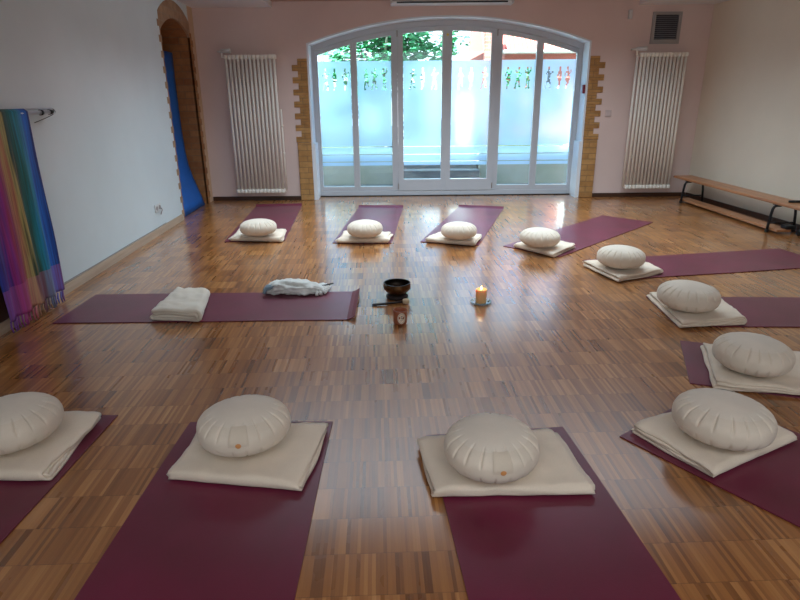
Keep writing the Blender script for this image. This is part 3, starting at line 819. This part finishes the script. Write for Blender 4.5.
def ell(a0, z0, ra, rz_, off):
    c = [bm.verts.new(cylpt(a0+ra*cos(q), z0+rz_*sin(q), .0448+off)) for q in [2*pi*k/NR_ for k in range(NR_)]]
    m0 = bm.verts.new(cylpt(a0, z0, .0450+off))
    for k in range(NR_): bm.faces.new((m0, c[k], c[(k+1) % NR_]))
ell(R(12), .048, .58, .035, .0004); em = obj('round_emblem', bm, M['emblem'], t_); em['label'] = 'pale round emblem'
bm = bmesh.new()
def arcs(pts, r=.0013): tube(bm, [cylpt(R(12)+a, z, .0462) for a, z in pts], r, 6)
arcs([(.47*cos(q), .048+.029*sin(q)) for q in [2*pi*k/24 for k in range(25)]], .0008)
arcs([(-.16, .058), (-.05, .062), (.04, .056), (-.06, .049), (.05, .044), (.02, .034), (-.10, .031), (-.18, .037)])
arcs([(.03, .047), (.12, .052), (.20, .045), (.16, .036)]); arcs([(-.02, .064), (.08, .061), (.14, .066)])
obj('emblem_sign', bm, M['emblemd'], em)

t_ = thing('glass_dish', 'clear glass dish under the lit pillar candle', 'dish', (.557, 3.805, .0005))
bm = bmesh.new(); lathe(bm, [(0, 0), (.062, 0), (.070, .004), (.073, .013), (.0705, .0135), (.067, .007), (.058, .004), (0, .004)], 44); obj('dish_body', bm, M['dish'], t_, True)
t_ = thing('pillar_candle', 'lit orange pillar candle standing on a glass dish', 'candle', (.557, 3.805, .005)); t_.scale = (1, 1, .88)
bm = bmesh.new(); lathe(bm, [(0, 0), (.035, 0), (.0375, .003), (.0375, .095), (.0385, .107), (.036, .109), (.032, .102), (.02, .094), (0, .092)], 36); obj('wax_body', bm, M['wax'], t_, True)
bm = bmesh.new(); tube(bm, [(0, 0, .091), (.001, 0, .105)], .0015, 6); obj('wick', bm, M['wick'], t_)
bm = bmesh.new(); lathe(bm, [(0, .102), (.004, .105), (.0065, .112), (.005, .120), (.002, .130), (0, .136)], 14); obj('flame', bm, M['flame'], t_, True)
t_ = obj('burnt_match', (lambda b: (tube(b, [(0, 0, 0), (.012, .02, .003), (.02, .045, .004)], [.005, .0025, .002], 8), b)[1])(bmesh.new()), M['wick'], loc=(.600, 3.772, .016))
tag(t_, 'small black burnt match on the rim of the candle dish', 'match')

# ------------------------------------------------------------------ radiators
def radiator(x0, x1, z0, z1, label, riser):
    t_ = thing('column_radiator', label, 'radiator', (x0, YB-.09, z0), 0, 'tall white column radiators on the back wall')
    n = 13; sp = (x1-x0)/n; h = z1-z0; first = None
    for k in range(n):
        if first is None:
            bm = bmesh.new()
            for yy, rr in ((-.024, .0160),): tube(bm, [(0, yy, .03), (0, yy, h-.03)], rr, 14)
            for zz in (.028, h-.028):
                rbox(bm, -sp*.46, sp*.46, -.046, .046, zz-.026, zz+.026, .012, 3)
            first = obj('column', bm, M['radi'], t_, True); first.location = (sp/2, 0, 0)
        else:
            c = first.copy(); COL.objects.link(c); c.parent = t_; c.location = (sp*(k+.5), 0, 0)
    bm = bmesh.new(); tube(bm, [(-.002, 0, h-.03), (-.03, 0, h-.03), (-.03, 0, h+.02), (-.03, 0, h+.03)], .011, 10); obj('feed_pipe', bm, M['radi'], t_, True)
    bm = bmesh.new(); tube(bm, [(-.03, -.0, h+.045), (.045, -.0, h+.045), (.085, -.0, h+.045), (.09, 0, h+.045)], [.024, .026, .03, .024], 18); tube(bm, [(-.03, 0, h+.02), (-.03, 0, h+.06)], .02, 14)
    obj('thermostat_valve', bm, M['plast'], t_, True)
    bm = bmesh.new(); tube(bm, [(-.075, .0, h+.04), (-.03, 0, h+.04)], .011, 12); tube(bm, [(-.075, .089, h+.04), (-.075, 0, h+.04)], .011, 12); obj('wall_pipe', bm, M['plast'], t_, True)
    for zz in (.4, h-.4):
        for xx in (sp*2, x1-x0-sp*2):
            bm = bmesh.new(); rbox(bm, xx-.012, xx+.012, .040, .0895, zz, zz+.05, .003, 1); obj('bracket', bm, M['radi'], t_)
    if riser:
        bm = bmesh.new(); tube(bm, [(-.022, -.005, .03), (-.022, -.005, h-.04)], .016, 12); obj('riser_pipe', bm, M['radi'], t_, True)
    else:
        bm = bmesh.new(); tube(bm, [(n*sp+.014, -.0, .05), (n*sp+.014, -.0, h*.62)], .009, 10)
        for zz in (.3*h, .5*h): tube(bm, [(n*sp+.014, -.0, zz-.012), (n*sp+.014, 0, zz+.012)], .014, 10)
        obj('side_pipe', bm, M['radi'], t_, True)
radiator(-2.235, -1.565, .115, 1.885, 'tall white column radiator on the pink wall left of the glass door', False)
radiator(3.115, 3.735, .125, 1.865, 'tall white column radiator on the pink wall right of the glass door', True)

# ------------------------------------------------------------------ things on the back wall
t_ = thing('air_conditioner', 'white wall air conditioner above the arched glass door', 'air conditioner', (.68, YB-.001, 2.44))
bm = bmesh.new(); w = .735
prism(bm, [(0, 0), (-.20, .0), (-.235, .02), (-.235, .03)]+[(-.19, .068), (0, .068)], -w, w, 'x'); obj('housing', bm, M['plast'], t_)
bm = bmesh.new(); prism(bm, [(-.2345, .004), (-.239, .006), (-.237, .022), (-.2345, .022)], -w+.05, w-.05, 'x'); obj('outlet_slot', bm, M['black'], t_)
for s in (-1, 1):
    bm = bmesh.new(); a, b_ = sorted((s*(w+.0005), s*(w+.028))); rbox(bm, a, b_, -.242, 0, -.004, .068, .006, 2); obj('end_cap', bm, M['plast'], t_)
t_ = thing('vent_grille', 'grey metal ventilation grille above the right radiator', 'vent', (3.262, YB-.001, 1.972))
bm = bmesh.new(); W_, H_ = .37, .375
box(bm, 0, .04, -.025, 0, 0, H_); box(bm, W_-.04, W_, -.025, 0, 0, H_); box(bm, .04, W_-.04, -.025, 0, 0, .05); box(bm, .04, W_-.04, -.025, 0, H_-.035, H_); obj('grille_frame', bm, M['alu'], t_)
bm = bmesh.new(); box(bm, .04, W_-.04, -.004, -.001, .05, H_-.035); obj('backing', bm, M['black'], t_)
for k in range(12):
    z = .054+k*.0237; bm = bmesh.new(); prism(bm, [(-.022, z), (-.006, z+.014), (-.006, z+.017), (-.022, z+.003)], .041, W_-.041, 'x'); obj('slat', bm, M['slat'], t_)
bm = bmesh.new(); rbox(bm, 2.945, 2.995, YB-.035, YB-.001, 2.265, 2.375, .008, 2); tag(obj('motion_sensor', bm, M['plast']), 'small white motion sensor high on the pink wall', 'sensor')
t_ = thing('light_switch', 'white light switch plate on the pink wall beside the right brick pillar', 'switch', (2.82, YB-.001, 1.118))
bm = bmesh.new(); rbox(bm, -.042, .042, -.009, 0, -.042, .042, .004, 2); obj('plate', bm, M['swp'], t_)
bm = bmesh.new(); rbox(bm, -.028, .028, -.014, -.0095, -.028, .028, .003, 2); obj('rocker', bm, M['swp'], t_)
t_ = thing('door_contact', 'small white and dark red box on the right door reveal', 'switch', (AX1-.025, 8.36, 1.43))
bm = bmesh.new(); rbox(bm, -.022, 0, -.045, .0, -.05, .05, .003, 2); obj('box', bm, M['plast'], t_)
bm = bmesh.new(); rbox(bm, -.03, 0, -.10, -.046, -.055, .055, .003, 2); obj('red_cover', bm, M['red'], t_)['label'] = 'dark red cover'

# outlet on left wall
t_ = thing('wall_socket', 'white double wall socket low on the left wall with grey plugs', 'socket', (lx(6.16)+.001, 6.16, .275), R(2.06))
bm = bmesh.new(); rbox(bm, 0, .011, -.04, .04, -.04, .04, .004, 2); rbox(bm, 0, .011, -.122, -.042, -.04, .04, .004, 2); obj('plate', bm, M['plast'], t_)
bm = bmesh.new()
for y in (-.082, 0): tube(bm, [(.0112, y, 0), (.016, y, 0)], .022, 16)
obj('socket_insert', bm, M['alu'], t_, False)
bm = bmesh.new(); tube(bm, [(.012, 0, -.01), (.03, 0, -.012), (.035, -.005, -.03), (.02, -.02, -.075)], .006, 8); obj('plug', bm, M['alu'], t_)

# ------------------------------------------------------------------ blue foam mat in niche
prof = [(-2.612, .003), (-2.64, .10), (-2.680, .22), (-2.727, .36), (-2.768, .52), (-2.790, .70), (-2.802, .95), (-2.806, 1.3), (-2.806, 1.6), (-2.800, 1.90)]
bm = bmesh.new(); ny = 12; T = .035
def fp(i, k, o):
    x, z = prof[i]; y = NY0+.035+(7.925-NY0-.035)*k/ny
    return (x-.022*0-.036*(y-7.5)-o, y, z+ .0)
sm = []
A = [[bm.verts.new(fp(i, k, 0)) for k in range(ny+1)] for i in range(len(prof))]
B = [[bm.verts.new(fp(i, k, T)) for k in range(ny+1)] for i in range(len(prof))]
n = len(prof)
for i in range(n-1):
    for k in range(ny):
        bm.faces.new((A[i][k], A[i][k+1], A[i+1][k+1], A[i+1][k])); bm.faces.new((B[i][k], B[i+1][k], B[i+1][k+1], B[i][k+1]))
    for k in (0, ny): bm.faces.new((A[i][k], A[i+1][k], B[i+1][k], B[i][k]))
for i in (0, n-1):
    for k in range(ny): bm.faces.new((A[i][k], A[i][k+1], B[i][k+1], B[i][k]))
tag(obj('gym_mat', bm, M['foam'], smooth=False), 'tall blue foam mat leaning bent inside the brick niche', 'gym mat')
for p in bpy.data.objects['gym_mat'].data.polygons: p.use_smooth = abs(p.normal.x) > .7

# ------------------------------------------------------------------ wall rod, scarf, cable
def onleft(y, z, d): return (lx(y)+d, y, z)
t_ = thing('wall_rod', 'steel rod mounted horizontally on the left wall carrying the rainbow scarf', 'rod', (0, 0, -.025))
bm = bmesh.new(); tube(bm, [onleft(2.9, 1.295, .06), onleft(4.30, 1.295, .06)], .014, 14); obj('rod', bm, M['steel'], t_, True)
bm = bmesh.new(); tube(bm, [onleft(2.9, 1.318, .045), onleft(4.305, 1.318, .045)], .006, 10); obj('upper_rail', bm, M['steel'], t_, True)
bm = bmesh.new(); tube(bm, [onleft(4.13, 1.295, .06), onleft(4.15, 1.295, .06)], .019, 14); tube(bm, [onleft(4.24, 1.295, .06), onleft(4.31, 1.297, .06)], [.018, .012], 14); obj('end_fitting', bm, M['blackm'], t_, True)
bm = bmesh.new(); tube(bm, [onleft(4.28, 1.30, .001), onleft(4.28, 1.30, .06)], .012, 10); tube(bm, [onleft(3.0, 1.30, .001), onleft(3.0, 1.30, .06)], .012, 10); obj('wall_bracket', bm, M['steel'], t_, True)
bm = bmesh.new(); tube(bm, [onleft(4.30+.03*sin(pi*k/14), 1.29-.09*(k/14)**1.6, .06) if k < 6 else onleft(4.325-.28*((k-5)/9), 1.275-.055*((k-5)/9)**.8-.012, .058) for k in range(15)], .0025, 6)
tag(obj('loose_cable', bm, M['blackm']), 'thin dark cable looping down from the end of the wall rod', 'cable')

t_ = thing('rainbow_scarf', 'long rainbow-striped silk scarf with fringes hanging on the left wall', 'scarf', (lx(3.30), 3.30, -.03), 0); t_.scale = (1, .93, 1)
bm = bmesh.new(); ny, nz = 70, 60; z1, z0 = 1.311, .11
rows = []
for j in range(nz+1):
    s = j/nz; row = []
    for i in range(ny+1):
        u = i/ny; y = .0+.70*u
        fold = .012*sin(u*26+1.5*noise.noise(Vector((u*3, s*1.2, 0)))) + .008*noise.noise(Vector((u*14, s*2.5, 4)))
        d = .078 + fold*(.35+.9*s) ; z = z1-(z1-z0)*s
        row.append(bm.verts.new((d-.036*y, y+.012*noise.noise(Vector((s*2, u*5, 1)))*s, z)))
    rows.append(row)
back = [bm.verts.new((.042-.036*(.70*i/ny), .70*i/ny, z1-.03)) for i in range(ny+1)]
topm = [bm.verts.new((.060-.036*(.70*i/ny), .70*i/ny, z1+.016)) for i in range(ny+1)]
for a, b_ in [(back, topm), (topm, rows[0])]+list(zip(rows, rows[1:])):
    for i in range(ny): bm.faces.new((a[i], a[i+1], b_[i+1], b_[i]))
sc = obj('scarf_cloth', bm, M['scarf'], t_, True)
md = sc.modifiers.new('thickness', 'SOLIDIFY'); md.thickness = .0015; md.offset = 0
random.seed(5)
for k in range(28):
    y = .012+.676*k/27; d = .078-.036*y+.008*sin(k*1.3)
    bm = bmesh.new(); dy = random.uniform(-.006, .006)
    tube(bm, [(d, y, .112), (d-.004, y+dy*.5, .07), (d+.002, y+dy, .028+random.uniform(0, .012))], [.005, .0065, .0035], 7)
    obj('fringe', bm, M['scarf'], t_, True)
# dark wooden panel behind the left end of the scarf
bm = bmesh.new(); rbox(bm, 0.0005, .018, 0, .46, .078, .43, .003, 1)
tag(obj('wooden_panel', bm, M['skirt'], loc=(lx(3.2)+.012, 3.0, 0), rz=R(2.06)), 'dark brown wooden panel at the left wall behind the edge of the scarf', 'panel')

# cable running along the left baseboard
bm = bmesh.new(); tube(bm, [onleft(y, .080+.0015*sin(y*5), .006) for y in [YF+.1+(6.2-YF)*k/60 for k in range(61)]], .0035, 6)
tag(obj('baseboard_cable', bm, M['alu']), 'thin grey cable running along the top of the left baseboard', 'cable')

# ------------------------------------------------------------------ gym bench
A0 = Vector((3.84, 8.02, 0)); A1 = Vector((3.945, 5.30, 0)); Ln = (A0-A1).length; ang = math.atan2(A0.y-A1.y, A0.x-A1.x)-pi/2
t_ = thing('gym_bench', 'long low wooden gym bench with black tube legs along the right wall', 'bench', A1, ang)
bm = bmesh.new(); rbox(bm, -.122, .122, 0, Ln, .288, .318, .007, 3); obj('seat_board', bm, M['benchw'], t_)
bm = bmesh.new(); rbox(bm, -.115, .03, .50, Ln-.2, .022, .047, .004, 2); obj('lower_beam', bm, M['benchw'], t_)
def legframe(y):
    for s in (-1, 1):
        bm = bmesh.new()
        pts = [(s*.04, y, .272), (s*.085, y, .272), (s*.108, y, .262), (s*.120, y, .235), (s*.128, y, .18), (s*.137, y, .08), (s*.141, y, .014)]
        tube(bm, pts, .014, 10); lg = obj('leg', bm, M['blackm'], t_, True)
        bm = bmesh.new(); tube(bm, [(s*.141, y, .0005), (s*.141, y, .03)], .02, 12); obj('rubber_foot', bm, M['black'], lg)
    bm = bmesh.new(); tube(bm, [(-.134, y, .095), (.134, y, .095)], .009, 8); obj('cross_bar', bm, M['blackm'], t_, True)
    bm = bmesh.new(); rbox(bm, -.11, .11, y-.03, y+.03, .279, .2875, .002, 1); obj('mounting_plate', bm, M['blackm'], t_)
legframe(.62); legframe(Ln-.32)
bm = bmesh.new(); rbox(bm, -.02, .08, .50, .60, .048, .085, .008, 2); obj('rubber_block', bm, M['black'], t_)
bm = bmesh.new(); rbox(bm, -.11, .11, Ln-.001, Ln+.03, .285, .312, .004, 2); obj('end_hook', bm, M['blackm'], t_)
bm = bmesh.new(); tube(bm, [(-.04, .52, .33), (.10, .50, .33), (.16, .50, .32), (.18, .50, .27), (.185, .5, .2)], .012, 10); obj('handle_tube', bm, M['blackm'], t_, True)
bm = bmesh.new(); tube(bm, [(.05, .42, .035), (.085, .42, .035)], .034, 18); tube(bm, [(.067, .42, .035), (.067, .45, .28)], .008, 8); obj('transport_wheel', bm, M['black'], t_, True)

# ------------------------------------------------------------------ lights: added fill lamps out of view, candle, sun and sky
def area(name, loc, sx, sy, energy, col, rot=(0, 0, 0), spread=None):
    l = bpy.data.lights.new(name, 'AREA'); l.shape = 'RECTANGLE'; l.size = sx; l.size_y = sy; l.energy = energy; l.color = col
    if spread: l.spread = spread
    o = bpy.data.objects.new(name, l); COL.objects.link(o); o.location = loc; o.rotation_euler = rot; return o
area('fill_light_near', (.7, -.1, 2.3), 4.4, 1.8, 34, (.78, .90, 1), (R(42), 0, 0), spread=R(140))  # added overhead fill tilted into the room, no real fitting
area('fill_light_far', (.7, 6.0, HC2-.02), 4.6, 2.8, 105, (.70, .87, 1), spread=R(126))  # added soft fill under the middle bay, stands for no lamp or skylight
area('fill_light_front', (.8, YF+.03, 1.6), 3.4, 1.3, 32, (.84, .93, 1), (R(102), 0, 0))  # added fill at the front wall, which has no window
p = bpy.data.lights.new('candle_glow', 'POINT'); p.energy = .11; p.color = (1, .6, .28); p.shadow_soft_size = .008
po = bpy.data.objects.new('candle_glow', p); COL.objects.link(po); po.location = (.557, 3.805, .112)
sn = bpy.data.lights.new('sun', 'SUN'); sn.energy = 42; sn.angle = R(1); sn.color = (1, .96, .9)
so = bpy.data.objects.new('sun', sn); COL.objects.link(so); so.location = (0, 0, 8); so.rotation_euler = (R(32), R(-18), 0)

w = bpy.data.worlds.new('sky'); S.world = w; w.use_nodes = True
bg = w.node_tree.nodes['Background']; nt = w.node_tree
tc = nt.nodes.new('ShaderNodeTexCoord'); sp = nt.nodes.new('ShaderNodeSeparateXYZ'); rp = nt.nodes.new('ShaderNodeValToRGB')
nt.links.new(tc.outputs['Generated'], sp.inputs[0]); nt.links.new(sp.outputs[2], rp.inputs[0]); nt.links.new(rp.outputs[0], bg.inputs[0])
e = rp.color_ramp.elements; e[0].position = 0; e[0].color = (.95, .97, 1, 1); e[1].position = 1; e[1].color = (.55, .78, 1, 1)
bg.inputs[1].default_value = 3.0

# ------------------------------------------------------------------ camera
f_px, pit, rol = 585., R(19.05), R(.55)
F = Vector((0, cos(pit), -sin(pit))); R0 = Vector((1, 0, 0)); U0 = Vector((0, sin(pit), cos(pit)))
Rt = R0*cos(rol) - U0*sin(rol); Up = U0*cos(rol) + R0*sin(rol)
cam = bpy.data.cameras.new('camera'); cam.sensor_width = 36; cam.lens = f_px/800*36; cam.clip_start = .05
co = bpy.data.objects.new('camera', cam); COL.objects.link(co)
mw = Matrix(((Rt.x, Up.x, -F.x, 0), (Rt.y, Up.y, -F.y, 0), (Rt.z, Up.z, -F.z, 1.34), (0, 0, 0, 1)))
co.matrix_world = mw; S.camera = co
S.view_settings.view_transform = 'Standard'; S.view_settings.look = 'None'; S.view_settings.gamma = 1; S.view_settings.use_curve_mapping = False
S.view_settings.exposure = .27
